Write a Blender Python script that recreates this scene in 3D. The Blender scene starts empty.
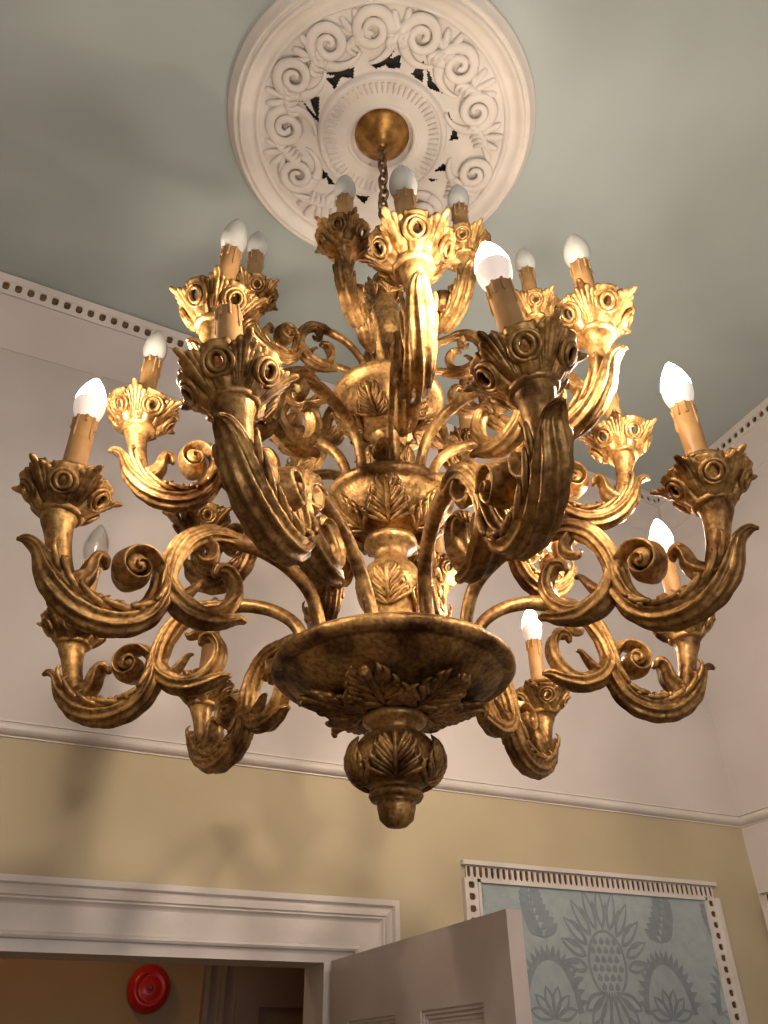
import bpy, bmesh, math, random
from mathutils import Vector, Matrix
random.seed(7)
PI = math.pi
R_ = math.radians
sc = bpy.context.scene
COL = sc.collection

# ------------------------------------------------------------------ helpers
def tag(o, label=None, cat=None, group=None, kind=None):
    if label: o['label'] = label
    if cat: o['category'] = cat
    if group: o['group'] = group
    if kind: o['kind'] = kind
    return o

def mesh_of(name, bm, mats, smooth=True):
    me = bpy.data.meshes.new(name)
    bmesh.ops.remove_doubles(bm, verts=bm.verts, dist=1e-5)
    bmesh.ops.recalc_face_normals(bm, faces=bm.faces)
    bm.to_mesh(me); bm.free()
    if not isinstance(mats, (list, tuple)): mats = [mats]
    for m in mats: me.materials.append(m)
    if smooth:
        for p in me.polygons: p.use_smooth = True
    return me

def link(name, me, parent=None, loc=(0, 0, 0), rotz=0.0, autosmooth=False):
    o = bpy.data.objects.new(name, me)
    COL.objects.link(o)
    o.location = loc
    o.rotation_euler = (0, 0, rotz)
    if parent: o.parent = parent
    return o

def obj(name, bm, mats, parent=None, loc=(0, 0, 0), rotz=0.0, smooth=True):
    return link(name, mesh_of(name, bm, mats, smooth), parent, loc, rotz)

def empty(name, loc, label, cat, group=None):
    o = bpy.data.objects.new(name, None)
    COL.objects.link(o)
    o.location = loc
    return tag(o, label, cat, group)

def box(bm, x0, x1, y0, y1, z0, z1, mi=0):
    v = [bm.verts.new((x, y, z)) for z in (z0, z1) for y in (y0, y1) for x in (x0, x1)]
    for f in ((0, 2, 3, 1), (4, 5, 7, 6), (0, 1, 5, 4), (2, 6, 7, 3), (0, 4, 6, 2), (1, 3, 7, 5)):
        bm.faces.new([v[i] for i in f]).material_index = mi
    return v

def crom(pts, n):
    """Catmull-Rom through tuples of any length."""
    P = [tuple(2*a-b for a, b in zip(pts[0], pts[1]))] + list(pts) + [tuple(2*a-b for a, b in zip(pts[-1], pts[-2]))]
    out = []
    for i in range(1, len(P)-2):
        for k in range(n):
            t = k/n
            out.append(tuple(.5*((2*b)+(c-a)*t+(2*a-5*b+4*c-d)*t*t+(-a+3*b-3*c+d)*t**3)
                             for a, b, c, d in zip(P[i-1], P[i], P[i+1], P[i+2])))
    out.append(tuple(pts[-1]))
    return out

def sweep(bm, pts, n=12, sub=4, side=None, flutes=0, amp=0.0, twist=0.0, closed=False, mi=0):
    """pts: (x,y,z,a,b): a = radius in the plane, b = radius along `side`."""
    S = crom(pts, sub) if sub > 1 else list(pts)
    N = len(S)
    C = [Vector(p[:3]) for p in S]
    rings = []
    L = 0
    for i in range(N):
        t = (C[min(i+1, N-1)]-C[max(i-1, 0)])
        if t.length < 1e-9: t = Vector((0, 0, 1))
        t.normalize()
        if i: L += (C[i]-C[i-1]).length
        s = Vector(side) if side is not None else Vector((0, 1, 0))
        if abs(s.dot(t)) > .98: s = Vector((1, 0, .1))
        nn = s.cross(t).normalized()
        bb = t.cross(nn).normalized()
        a = max(S[i][3], 2e-4); b = max(S[i][4], 2e-4)
        ring = []
        for k in range(n):
            ph = 2*PI*k/n
            f = 1+amp*(1-2.2*abs(math.sin((flutes*ph+twist*L)/2))**1.0*.7) if flutes else 1
            ring.append(bm.verts.new(C[i]+nn*(a*f*math.cos(ph))+bb*(b*f*math.sin(ph))))
        rings.append(ring)
    for i in range(N-1):
        for k in range(n):
            k2 = (k+1) % n
            bm.faces.new((rings[i][k], rings[i][k2], rings[i+1][k2], rings[i+1][k])).material_index = mi
    for ring, c in ((rings[0], C[0]), (rings[-1], C[-1])):
        cv = bm.verts.new(c)
        for k in range(n):
            bm.faces.new((ring[k], ring[(k+1) % n], cv)).material_index = mi

def lathe(bm, prof, n=48, z0=0.0, cx=0.0, cy=0.0, mi=0, sub=0, mifn=None):
    P = crom(prof, sub) if sub else prof
    rings = []
    for r, z in P:
        if r < 1e-5: rings.append([bm.verts.new((cx, cy, z-z0))])
        else: rings.append([bm.verts.new((cx+r*math.cos(2*PI*k/n), cy+r*math.sin(2*PI*k/n), z-z0)) for k in range(n)])
    for i in range(len(rings)-1):
        A, B = rings[i], rings[i+1]
        m = mifn(P[i][1]) if mifn else mi
        for k in range(n):
            k2 = (k+1) % n
            if len(A) == 1 and len(B) == 1: continue
            if len(A) == 1: f = bm.faces.new((A[0], B[k], B[k2]))
            elif len(B) == 1: f = bm.faces.new((A[k], B[0], A[k2]))
            else: f = bm.faces.new((A[k], A[k2], B[k2], B[k]))
            f.material_index = m

def torus(bm, c, ax_u, ax_v, Ru, Rv, r, n=20, m=8, mi=0):
    """ring in the plane spanned by ax_u, ax_v around c."""
    U = Vector(ax_u).normalized(); V = Vector(ax_v).normalized(); W = U.cross(V)
    c = Vector(c); rg = []
    for i in range(n):
        t = 2*PI*i/n
        p = c+U*Ru*math.cos(t)+V*Rv*math.sin(t)
        o = (U*math.cos(t)*Rv+V*math.sin(t)*Ru).normalized()
        rg.append([bm.verts.new(p+o*r*math.cos(2*PI*k/m)+W*r*math.sin(2*PI*k/m)) for k in range(m)])
    for i in range(n):
        for k in range(m):
            bm.faces.new((rg[i][k], rg[(i+1) % n][k], rg[(i+1) % n][(k+1) % m], rg[i][(k+1) % m])).material_index = mi

# ------------------------------------------------------------------ materials
def nmat(name, rough=.6, metal=0.0):
    m = bpy.data.materials.new(name); m.use_nodes = True
    nt = m.node_tree; b = nt.nodes['Principled BSDF']
    b.inputs['Roughness'].default_value = rough
    b.inputs['Metallic'].default_value = metal
    return m, nt, b

def noisy(name, c1, c2, scale=6, rough=.6, metal=0.0, bump=.0, bscale=80, detail=6, lo=.35, hi=.65):
    m, nt, b = nmat(name, rough, metal)
    tc = nt.nodes.new('ShaderNodeTexCoord')
    nz = nt.nodes.new('ShaderNodeTexNoise'); nz.inputs['Scale'].default_value = scale; nz.inputs['Detail'].default_value = detail
    nt.links.new(tc.outputs['Object'], nz.inputs['Vector'])
    rp = nt.nodes.new('ShaderNodeValToRGB')
    rp.color_ramp.elements[0].position = lo; rp.color_ramp.elements[0].color = (*c1, 1)
    rp.color_ramp.elements[1].position = hi; rp.color_ramp.elements[1].color = (*c2, 1)
    nt.links.new(nz.outputs['Fac'], rp.inputs['Fac']); nt.links.new(rp.outputs['Color'], b.inputs['Base Color'])
    if bump:
        n2 = nt.nodes.new('ShaderNodeTexNoise'); n2.inputs['Scale'].default_value = bscale; n2.inputs['Detail'].default_value = 4
        nt.links.new(tc.outputs['Object'], n2.inputs['Vector'])
        bp = nt.nodes.new('ShaderNodeBump'); bp.inputs['Strength'].default_value = bump; bp.inputs['Distance'].default_value = .004
        nt.links.new(n2.outputs['Fac'], bp.inputs['Height']); nt.links.new(bp.outputs['Normal'], b.inputs['Normal'])
    return m, nt, b, rp

M = {}
g, nt, b, rp = noisy('antique_gold_leaf', (.125, .055, .017), (.63, .385, .140), 12, .34, .74, .9, 42, 10, .36, .62)
n3 = nt.nodes.new('ShaderNodeTexNoise'); n3.inputs['Scale'].default_value = 26
tc = nt.nodes.new('ShaderNodeTexCoord'); nt.links.new(tc.outputs['Object'], n3.inputs['Vector'])
mr = nt.nodes.new('ShaderNodeMapRange'); mr.inputs['From Min'].default_value = .3; mr.inputs['From Max'].default_value = .7
mr.inputs['To Min'].default_value = .36; mr.inputs['To Max'].default_value = .62
nt.links.new(n3.outputs['Fac'], mr.inputs['Value']); nt.links.new(mr.outputs['Result'], b.inputs['Roughness'])
# worn speckle: the gilding is rubbed through in small flecks
n4 = nt.nodes.new('ShaderNodeTexNoise'); n4.inputs['Scale'].default_value = 110; n4.inputs['Detail'].default_value = 8
nt.links.new(tc.outputs['Object'], n4.inputs['Vector'])
r4 = nt.nodes.new('ShaderNodeValToRGB'); r4.color_ramp.elements[0].position = .34; r4.color_ramp.elements[0].color = (.50, .41, .33, 1)
r4.color_ramp.elements[1].position = .60; r4.color_ramp.elements[1].color = (1, 1, 1, 1)
nt.links.new(n4.outputs['Fac'], r4.inputs['Fac'])
m4 = nt.nodes.new('ShaderNodeMix'); m4.data_type = 'RGBA'; m4.blend_type = 'MULTIPLY'; m4.inputs[0].default_value = 1
nt.links.new(rp.outputs['Color'], m4.inputs[6]); nt.links.new(r4.outputs['Color'], m4.inputs[7]); nt.links.new(m4.outputs[2], b.inputs['Base Color'])
M['gold'] = g
M['brass'] = noisy('aged_brass', (.24, .12, .035), (.55, .30, .09), 30, .36, .9, .2, 90)[0]
M['chain'] = noisy('dark_bronze', (.12, .07, .03), (.30, .18, .08), 40, .45, .85, .2, 90)[0]
M['candle'] = noisy('tan_card_sleeve', (.36, .19, .065), (.46, .26, .10), 40, .5, 0, .15, 120)[0]
M['plaster'] = noisy('white_plaster', (.66, .61, .56), (.74, .69, .64), 9, .75, 0, .25, 30)[0]
M['hole_shade'] = noisy('painted_hole_shade', (.03, .028, .026), (.06, .055, .05), 20, .9)[0]  # dark colour that paints the shade inside the rose openings
M['ceil'] = noisy('sage_grey_ceiling_paint', (.35, .40, .39), (.40, .455, .445), 1.6, .8, 0, .1, 12, 3)[0]
M['wall_up'] = noisy('off_white_wall_paint', (.60, .54, .515), (.645, .585, .56), 2.5, .75, 0, .12, 20, 3)[0]
M['wall_low'] = noisy('ochre_cream_wall_paint', (.46, .38, .245), (.51, .425, .28), 2.5, .7, 0, .15, 25, 3)[0]
M['trim'] = noisy('white_gloss_trim', (.63, .57, .53), (.70, .64, .60), 8, .42, 0, .15, 40)[0]
M['door'] = noisy('pale_door_paint', (.56, .48, .44), (.62, .54, .50), 6, .45, 0, .15, 30)[0]
M['slot'] = noisy('gilded_slot', (.05, .026, .010), (.20, .105, .035), 60, .5, .5)[0]
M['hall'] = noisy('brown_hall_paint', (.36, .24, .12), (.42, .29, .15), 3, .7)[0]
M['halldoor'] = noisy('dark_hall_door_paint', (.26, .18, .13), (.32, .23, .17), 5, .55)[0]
M['red'] = noisy('red_enamel', (.55, .012, .012), (.66, .02, .015), 12, .28)[0]
M['floor'] = noisy('oak_floor', (.16, .09, .045), (.26, .15, .08), 5, .5)[0]
M['blue'] = noisy('pale_blue_damask', (.33, .385, .40), (.385, .44, .455), 30, .55, 0, .2, 200)[0]
M['blue2'] = noisy('slate_blue_damask_figure', (.22, .26, .285), (.26, .30, .325), 40, .65, 0, .3, 200)[0]

def emit_mat(name, col, st):
    m = bpy.data.materials.new(name); m.use_nodes = True
    nt = m.node_tree; b = nt.nodes['Principled BSDF']
    b.inputs['Base Color'].default_value = (.9, .88, .85, 1)
    b.inputs['Emission Color'].default_value = (*col, 1); b.inputs['Emission Strength'].default_value = st
    return m
BULB_E = 560.0
M['lit'] = emit_mat('glowing_bulb', (1.0, .83, .66), BULB_E)
m, nt, b = nmat('bulb_housing', .4); b.inputs['Base Color'].default_value = (.82, .76, .72, 1)
b.inputs['Emission Color'].default_value = (1, .8, .68, 1); b.inputs['Emission Strength'].default_value = .35
M['housing'] = m
m, nt, b = nmat('frosted_bulb_glass', .25); b.inputs['Base Color'].default_value = (.62, .62, .58, 1)
b.inputs['Transmission Weight'].default_value = .3; b.inputs['IOR'].default_value = 1.3
M['frost'] = m
m = bpy.data.materials.new('clear_bulb_glass'); m.use_nodes = True; nt = m.node_tree
for n_ in list(nt.nodes): nt.nodes.remove(n_)
o_ = nt.nodes.new('ShaderNodeOutputMaterial'); mx = nt.nodes.new('ShaderNodeMixShader')
tr = nt.nodes.new('ShaderNodeBsdfTransparent'); tr.inputs['Color'].default_value = (.93, .93, .92, 1)
gl = nt.nodes.new('ShaderNodeBsdfGlossy'); gl.inputs['Roughness'].default_value = .05
lw = nt.nodes.new('ShaderNodeLayerWeight'); lw.inputs['Blend'].default_value = .35
nt.links.new(lw.outputs['Facing'], mx.inputs['Fac']); nt.links.new(tr.outputs[0], mx.inputs[1]); nt.links.new(gl.outputs[0], mx.inputs[2])
nt.links.new(mx.outputs[0], o_.inputs['Surface'])
M['clear'] = m

# ------------------------------------------------------------------ room
H = 4.25; YW = 2.495; XR = 2.786
XL = -2.2; YB = -2.6
RAILZ = 2.575
def struct(name, bm, m, smooth=False, **k):
    o = obj(name, bm, m, smooth=smooth, **k); o['kind'] = 'structure'; return o

DX0, DX1, DZ = -.04, .965, 2.02            # door opening
bm = bmesh.new()                            # back wall, ochre below the rail, white above
T = .14
box(bm, XL-.1, DX0, YW, YW+T, 0, RAILZ, 1)
box(bm, DX1, XR+.1, YW, YW+T, 0, RAILZ, 1)
box(bm, DX0, DX1, YW, YW+T, DZ, RAILZ, 1)
box(bm, XL-.1, XR+.1, YW, YW+T, RAILZ, H, 0)
struct('wall_back', bm, [M['wall_up'], M['wall_low']])
bm = bmesh.new()
box(bm, XR, XR+.1, YB-.1, YW, 0, H)
struct('wall_right', bm, [M['wall_up']])
bm = bmesh.new(); box(bm, XL-.1, XL, YB-.1, YW, 0, RAILZ, 1); box(bm, XL-.1, XL, YB-.1, YW, RAILZ, H, 0)
struct('wall_left', bm, [M['wall_up'], M['wall_low']])
WZ0, WZ1, WX0, WX1 = .9, 3.1, -.9, .9       # unseen window opening behind the viewer, added to go with the fill light
bm = bmesh.new()
box(bm, XL-.1, WX0, YB-.1, YB, 0, H); box(bm, WX1, XR+.1, YB-.1, YB, 0, H)
box(bm, WX0, WX1, YB-.1, YB, 0, WZ0); box(bm, WX0, WX1, YB-.1, YB, WZ1, H)
struct('wall_front', bm, [M['wall_up']])
bm = bmesh.new(); box(bm, XL-.1, XR+.1, YB-.1, YW+T, -.05, 0); struct('floor', bm, [M['floor']])
bm = bmesh.new(); box(bm, XL-.1, XR+.1, YB-.1, YW+T, H, H+.08); struct('ceiling', bm, [M['ceil']])
bm = bmesh.new()
for x in (WX0, -.03, WX1-.06): box(bm, x, x+.06, YB-.08, YB-.03, WZ0, WZ1)
for z in (WZ0, (WZ0+WZ1)/2-.03, WZ1-.06): box(bm, WX0+.06, -.03, YB-.075, YB-.035, z, z+.06); box(bm, .03, WX1-.06, YB-.075, YB-.035, z, z+.06)
struct('added_window_1', bm, [M['trim']])  # unseen window bars, added around the fill light

# cove: sloping plaster band between the ceiling edge line and the crease at 4.0 m
CZ = 4.0
def quadprism(bm, pts, off):
    a = [bm.verts.new(p) for p in pts]; b = [bm.verts.new(Vector(p)+Vector(off)) for p in pts]
    n = len(a)
    bm.faces.new(a); bm.faces.new(b[::-1])
    for i in range(n): bm.faces.new((a[i], b[i], b[(i+1) % n], a[(i+1) % n]))
def ye(x): return 2.487-(XR-x)*.0385        # the old ceiling edge runs slightly out of true
def xe(y): return XR-.004-(YW-y)*.034
NSEG = 14
def cove(name, A, B, fn):
    bm = bmesh.new(); A = Vector(A); B = Vector(B)
    g_ = []
    for i in range(NSEG+1):
        P = A+(B-A)*(i/NSEG); Q, n_ = fn(P)
        g_.append([bm.verts.new(p) for p in (P, Q, Q+n_, P+n_)])
    for a_, b_ in zip(g_, g_[1:]):
        for k in range(4): bm.faces.new((a_[k], a_[(k+1) % 4], b_[(k+1) % 4], b_[k]))
    bm.faces.new(g_[0]); bm.faces.new(g_[-1][::-1])
    struct(name, bm, [M['wall_up']])
cove('trim_1', (XL, ye(XL), H), (XR-.006, ye(XR), H), lambda P: (Vector((P.x, YW-.004, CZ)), Vector((0, .003, 0))))
cove('trim_2', (xe(YW)-.002, YW-.01, H), (xe(YB), YB, H), lambda P: (Vector((XR-.004, P.y, CZ)), Vector((.003, 0, 0))))

# pierced band: cells with a rounded opening over a gilded back
def pierced(bm, P0, d, c, nrm, cells, cw, y0, y1, hy, hw, hh, depth, shape='d', m=14):
    """P0 origin, d along, c across, nrm towards the viewer; band from y0..y1 across, hole centred at hy"""
    P0 = Vector(P0); d = Vector(d); c = Vector(c); nrm = Vector(nrm)
    for i in range(cells):
        base = P0+d*(cw*(i+.5))
        out = []; inn = []; low = []
        for k in range(m):
            t = 2*PI*(k+.5)/m; ct, st = math.cos(t), math.sin(t)
            e = .75 if st > 0 else .55
            hx = hw*math.copysign(abs(ct)**e, ct); hyy = hh*math.copysign(abs(st)**e, st)
            # ray to rectangle
            tx = (cw/2)/max(abs(hx), 1e-6)
            Y = (y1-hy) if hyy > 0 else (hy-y0)
            ty = Y/max(abs(hyy), 1e-6)
            s = min(tx, ty)
            out.append(bm.verts.new(base+d*(hx*s)+c*(hy+hyy*s)+nrm*depth))
            inn.append(bm.verts.new(base+d*hx+c*(hy+hyy)+nrm*depth))
            low.append(bm.verts.new(base+d*hx+c*(hy+hyy)+nrm*.004))
        for k in range(m):
            k2 = (k+1) % m
            bm.faces.new((out[k], out[k2], inn[k2], inn[k]))
            bm.faces.new((inn[k], inn[k2], low[k2], low[k]))
        # corners of the cell
        for sx in (-1, 1):
            for (yy) in (y0, y1):
                cv = bm.verts.new(base+d*(sx*cw/2)+c*yy+nrm*depth)
                near = sorted(out, key=lambda v: (v.co-cv.co).length)[:2]
                try: bm.faces.new((cv, near[0], near[1]))
                except ValueError: pass
        f = bm.faces.new([bm.verts.new(v.co.copy()) for v in low]); f.material_index = 1

def fillet(bm, P0, d, c, nrm, L, y0, y1, h):
    P0 = Vector(P0); d = Vector(d); c = Vector(c); n = Vector(nrm)
    q = [(0, y0, 0), (L, y0, 0), (L, y1, 0), (0, y1, 0), (0, y0, h), (L, y0, h), (L, y1, h), (0, y1, h)]
    v = [bm.verts.new(P0+d*a+c*b_+n*h_) for a, b_, h_ in q]
    for f in ((0, 1, 2, 3), (4, 7, 6, 5), (0, 4, 5, 1), (3, 2, 6, 7), (0, 3, 7, 4), (1, 5, 6, 2)): bm.faces.new([v[i] for i in f])

def dentil(name, A, B, low):
    A = Vector(A); B = Vector(B); low = Vector(low); bm = bmesh.new()
    d = (B-A); L = d.length; d.normalize(); NS = 14; n = round(L/NS/.0425)
    for i in range(NS):
        P = A+d*(L*i/NS); Q = P+d*(L*(i+.5)/NS-L*i/NS)
        lo = Vector((Q.x, low.y, CZ)) if abs(d.x) > .5 else Vector((low.x, Q.y, CZ))
        c = lo-Q; c -= d*c.dot(d); c.normalize()
        nrm = d.cross(c)
        if nrm.dot(Vector((.3, 0, 2))-Q) < 0: nrm = -nrm
        pierced(bm, P, d, c, nrm, n, L/NS/n, .026, .066, .045, .0125, .0150, .014)
        fillet(bm, P, d, c, nrm, L/NS, .0, .026, .017)
        fillet(bm, P, d, c, nrm, L/NS, .066, .076, .017)
    return struct(name, bm, [M['trim'], M['slot']])
dentil('trim_3', (XL, ye(XL), H), (XR-.006, ye(XR), H), (XL, YW, CZ))
dentil('trim_4', (xe(YW)-.002, YW-.01, H), (xe(YB), YB, H), (XR, YW, CZ))

# picture rail: half round with small fillets
def extr(bm, prof, A, B, up, out, miter=(0, 0)):
    """prof: list of (out, up)"""
    A = Vector(A); B = Vector(B); up = Vector(up); out = Vector(out); d = (B-A).normalized()
    ra = [bm.verts.new(A+out*o+up*u+d*(miter[0]*o)) for o, u in prof]
    rb = [bm.verts.new(B+out*o+up*u-d*(miter[1]*o)) for o, u in prof]
    n = len(prof)
    for i in range(n): bm.faces.new((ra[i], rb[i], rb[(i+1) % n], ra[(i+1) % n]))
    bm.faces.new(ra); bm.faces.new(rb[::-1])
rp_ = [(0, -.022), (.006, -.022), (.006, -.018)] + [(.006+.024*math.sin(PI*k/10), -.018*math.cos(PI*k/10)+.001) for k in range(1, 10)] + [(.006, .020), (.012, .021), (.012, .026), (0, .026)]
bm = bmesh.new(); extr(bm, rp_, (XL, YW, RAILZ+.003), (XR, YW, RAILZ+.003), (0, 0, 1), (0, -1, 0), (0, 1)); struct('trim_5', bm, [M['trim']])
bm = bmesh.new(); extr(bm, rp_, (XR, YW, RAILZ+.003), (XR, YB, RAILZ+.003), (0, 0, 1), (-1, 0, 0), (1, 0)); struct('trim_6', bm, [M['trim']])

# door architrave with mouldings
ap = [(0, 0), (.034, 0), (.034, .016), (.020, .020), (.022, .028), (.030, .040), (.036, .046), (.030, .050), (.030, .054), (.024, .058), (.020, .062), (.018, .066),
      (.018, .128), (.026, .132), (.028, .138), (.024, .144), (.012, .146), (.010, .172), (0, .172)]
def arch(bm, outer, zt):
    # top
    for (A, B, up, mit) in (((-.28, YW, zt), (outer, YW, zt), (0, 0, -1), None), ((outer, YW, zt), (outer, YW, 0), (-1, 0, 0), None)):
        A = Vector(A); B = Vector(B); up = Vector(up)
        ra, rb = [], []
        for o, u in ap:
            if up.z: pa = A+Vector((0, -o, -u)); pb = B+Vector((-u, -o, -u))
            else: pa = A+Vector((-u, -o, -u)); pb = B+Vector((-u, -o, 0))
            ra.append(bm.verts.new(pa)); rb.append(bm.verts.new(pb))
        n = len(ap)
        for i in range(n-1): bm.faces.new((ra[i], rb[i], rb[i+1], ra[i+1]))
        bm.faces.new(ra); bm.faces.new(rb[::-1])
bm = bmesh.new(); arch(bm, 1.197, 2.191)
box(bm, DX0, DX1+.01, YW-.01, YW+T+.01, DZ-.004, DZ+.02); box(bm, DX0-.02, DX0+.006, YW-.011, YW+T+.011, 0, DZ-.004); box(bm, DX1-.006, DX1+.02, YW-.011, YW+T+.011, 0, DZ-.004); box(bm, DX1, 1.03, YW-.012, YW, 0, DZ)
struct('trim_7', bm, [M['trim']])

# open door leaf with sunk panels
bm = bmesh.new()
lx0, lx1 = .970, 1.006; y0, y1 = 1.505, 2.455; zt = 2.018
holes = [(1.56, 1.89), (1.99, 2.33)]
vz = [.02, .25, .95, 1.15, 1.864, zt]
ys = [y0, 1.62, 1.90, 2.03, 2.33, y1]
for i in range(5):
    for j in range(5):
        if i in (1, 3) and j in (1, 3): continue
        box(bm, lx0, lx1, ys[i], ys[i+1], vz[j], vz[j+1])
lf = struct('door_1', bm, [M['door']])
lf['label'] = 'open white panelled door leaf swung into the room'
for i in (1, 3):
    for j in (1, 3):
        bm = bmesh.new()
        yA, yB, zA, zB = ys[i], ys[i+1], vz[j], vz[j+1]
        box(bm, lx0+.014, lx1-.014, yA, yB, zA, zB)
        for xx, s in ((lx0, 1), (lx1, -1)):     # moulding round the sunk field
            for k, (ins, dep) in enumerate(((0, .004), (.008, .008), (.016, .012))):
                a, b_ = sorted((xx+s*dep, xx+s*.014))
                box(bm, a, b_, yA+ins, yB-ins, zB-ins-.008, zB-ins); box(bm, a, b_, yA+ins, yB-ins, zA+ins, zA+ins+.008)
                box(bm, a, b_, yA+ins, yA+ins+.008, zA+ins+.008, zB-ins-.008); box(bm, a, b_, yB-ins-.008, yB-ins, zA+ins+.008, zB-ins-.008)
        obj('door_panel', bm, [M['door']], lf, smooth=False)
for z in (.3, 1.75):
    bm = bmesh.new(); sweep(bm, [(.967, 2.462, z-.05, .008, .008), (.967, 2.462, z+.05, .008, .008)], sub=1, n=12, side=(0, 1, 0)); obj('hinge', bm, [M['brass']], lf)
bm = bmesh.new()
for s in (-1, 1):
    xx = lx0 if s < 0 else lx1
    sweep(bm, [(xx, 1.56, 1.0, .01, .01), (xx+s*.03, 1.56, 1.0, .01, .01), (xx+s*.04, 1.56, 1.0, .024, .024), (xx+s*.058, 1.56, 1.0, .024, .024), (xx+s*.066, 1.56, 1.0, .008, .008)], side=(0, 1, 0))
obj('door_knob', bm, [M['brass']], lf)

# hallway beyond the doorway
HY = YW+T+1.05
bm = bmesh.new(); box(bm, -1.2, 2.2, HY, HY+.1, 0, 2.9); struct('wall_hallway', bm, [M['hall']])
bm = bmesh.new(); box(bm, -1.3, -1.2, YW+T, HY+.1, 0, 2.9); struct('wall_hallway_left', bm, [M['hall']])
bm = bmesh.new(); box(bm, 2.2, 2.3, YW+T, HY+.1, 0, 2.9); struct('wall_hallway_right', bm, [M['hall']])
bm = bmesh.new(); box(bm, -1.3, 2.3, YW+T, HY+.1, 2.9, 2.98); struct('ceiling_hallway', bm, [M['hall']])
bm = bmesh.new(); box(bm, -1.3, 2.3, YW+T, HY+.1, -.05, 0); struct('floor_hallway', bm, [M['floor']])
# closed hallway door with frame
bm = bmesh.new()
fx0, fx1, fz = .90, 1.92, 2.22
for (o, w, p) in ((0, .02, .05), (.02, .045, .03), (.065, .02, .042), (.085, .05, .02)):
    box(bm, fx0+o, fx0+o+w, HY-p, HY, 0, fz-o); box(bm, fx1-o-w, fx1-o, HY-p, HY, 0, fz-o)
    box(bm, fx0+o, fx1-o, HY-p+.0005, HY, fz-o-w, fz-o)
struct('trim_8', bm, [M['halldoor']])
bm = bmesh.new()
a0, a1, zt2 = fx0+.135, fx1-.135, fz-.135
box(bm, a0, a1, HY-.012, HY-.002, 0, zt2)
for xa, xb in ((a0, a0+.1), ((a0+a1)/2-.04, (a0+a1)/2+.04), (a1-.1, a1)): box(bm, xa, xb, HY-.032, HY-.012, 0, zt2)
for za, zb in ((0, .2), (.95, 1.1), (zt2-.11, zt2)): box(bm, a0+.1, a1-.1, HY-.031, HY-.012, za, zb)
d2 = struct('door_2', bm, [M['halldoor']])
bm = bmesh.new(); sweep(bm, [(a0+.05, HY-.03, 1.02, .01, .01), (a0+.05, HY-.06, 1.02, .01, .01), (a0+.05, HY-.07, 1.02, .024, .024), (a0+.05, HY-.09, 1.02, .024, .024), (a0+.05, HY-.1, 1.02, .006, .006)], side=(0, 0, 1)); obj('door_knob', bm, [M['brass']], d2)

# red fire alarm bell on the hallway wall
BX, BZ = .683, 2.03
BS = .88
bell = empty('fire_alarm_bell', (BX, HY+.002, BZ), 'round red fire alarm bell mounted on brown hallway wall beyond doorway', 'alarm bell')
def lathey(bm, prof, n=40, mi=0):
    rings = []
    for r, y in prof:
        rings.append([bm.verts.new((r*math.cos(2*PI*k/n), y, r*math.sin(2*PI*k/n))) for k in range(n)] if r > 1e-5 else [bm.verts.new((0, y, 0))])
    for A, B in zip(rings, rings[1:]):
        for k in range(n):
            k2 = (k+1) % n
            if len(B) == 1: bm.faces.new((A[k], A[k2], B[0])).material_index = mi
            elif len(A) == 1: bm.faces.new((A[0], B[k], B[k2])).material_index = mi
            else: bm.faces.new((A[k], A[k2], B[k2], B[k])).material_index = mi
bm = bmesh.new(); lathey(bm, [(0, -.03), (.05, -.03), (.05, 0), (0, 0)]); obj('base', bm, [M['red']], bell)
bm = bmesh.new(); lathey(bm, [(.085, -.025), (.093, -.028), (.095, -.036), (.088, -.048), (.076, -.062), (.06, -.070), (.056, -.066), (.045, -.068), (.03, -.074), (.02, -.074), (0, -.074)]); obj('gong', bm, [M['red']], bell)
bell.scale = (BS, 1, BS)
bm = bmesh.new(); lathey(bm, [(.009, -.07), (.009, -.082), (.005, -.085), (0, -.085)], 12); obj('centre_screw', bm, [M['chain']], bell)

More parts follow.
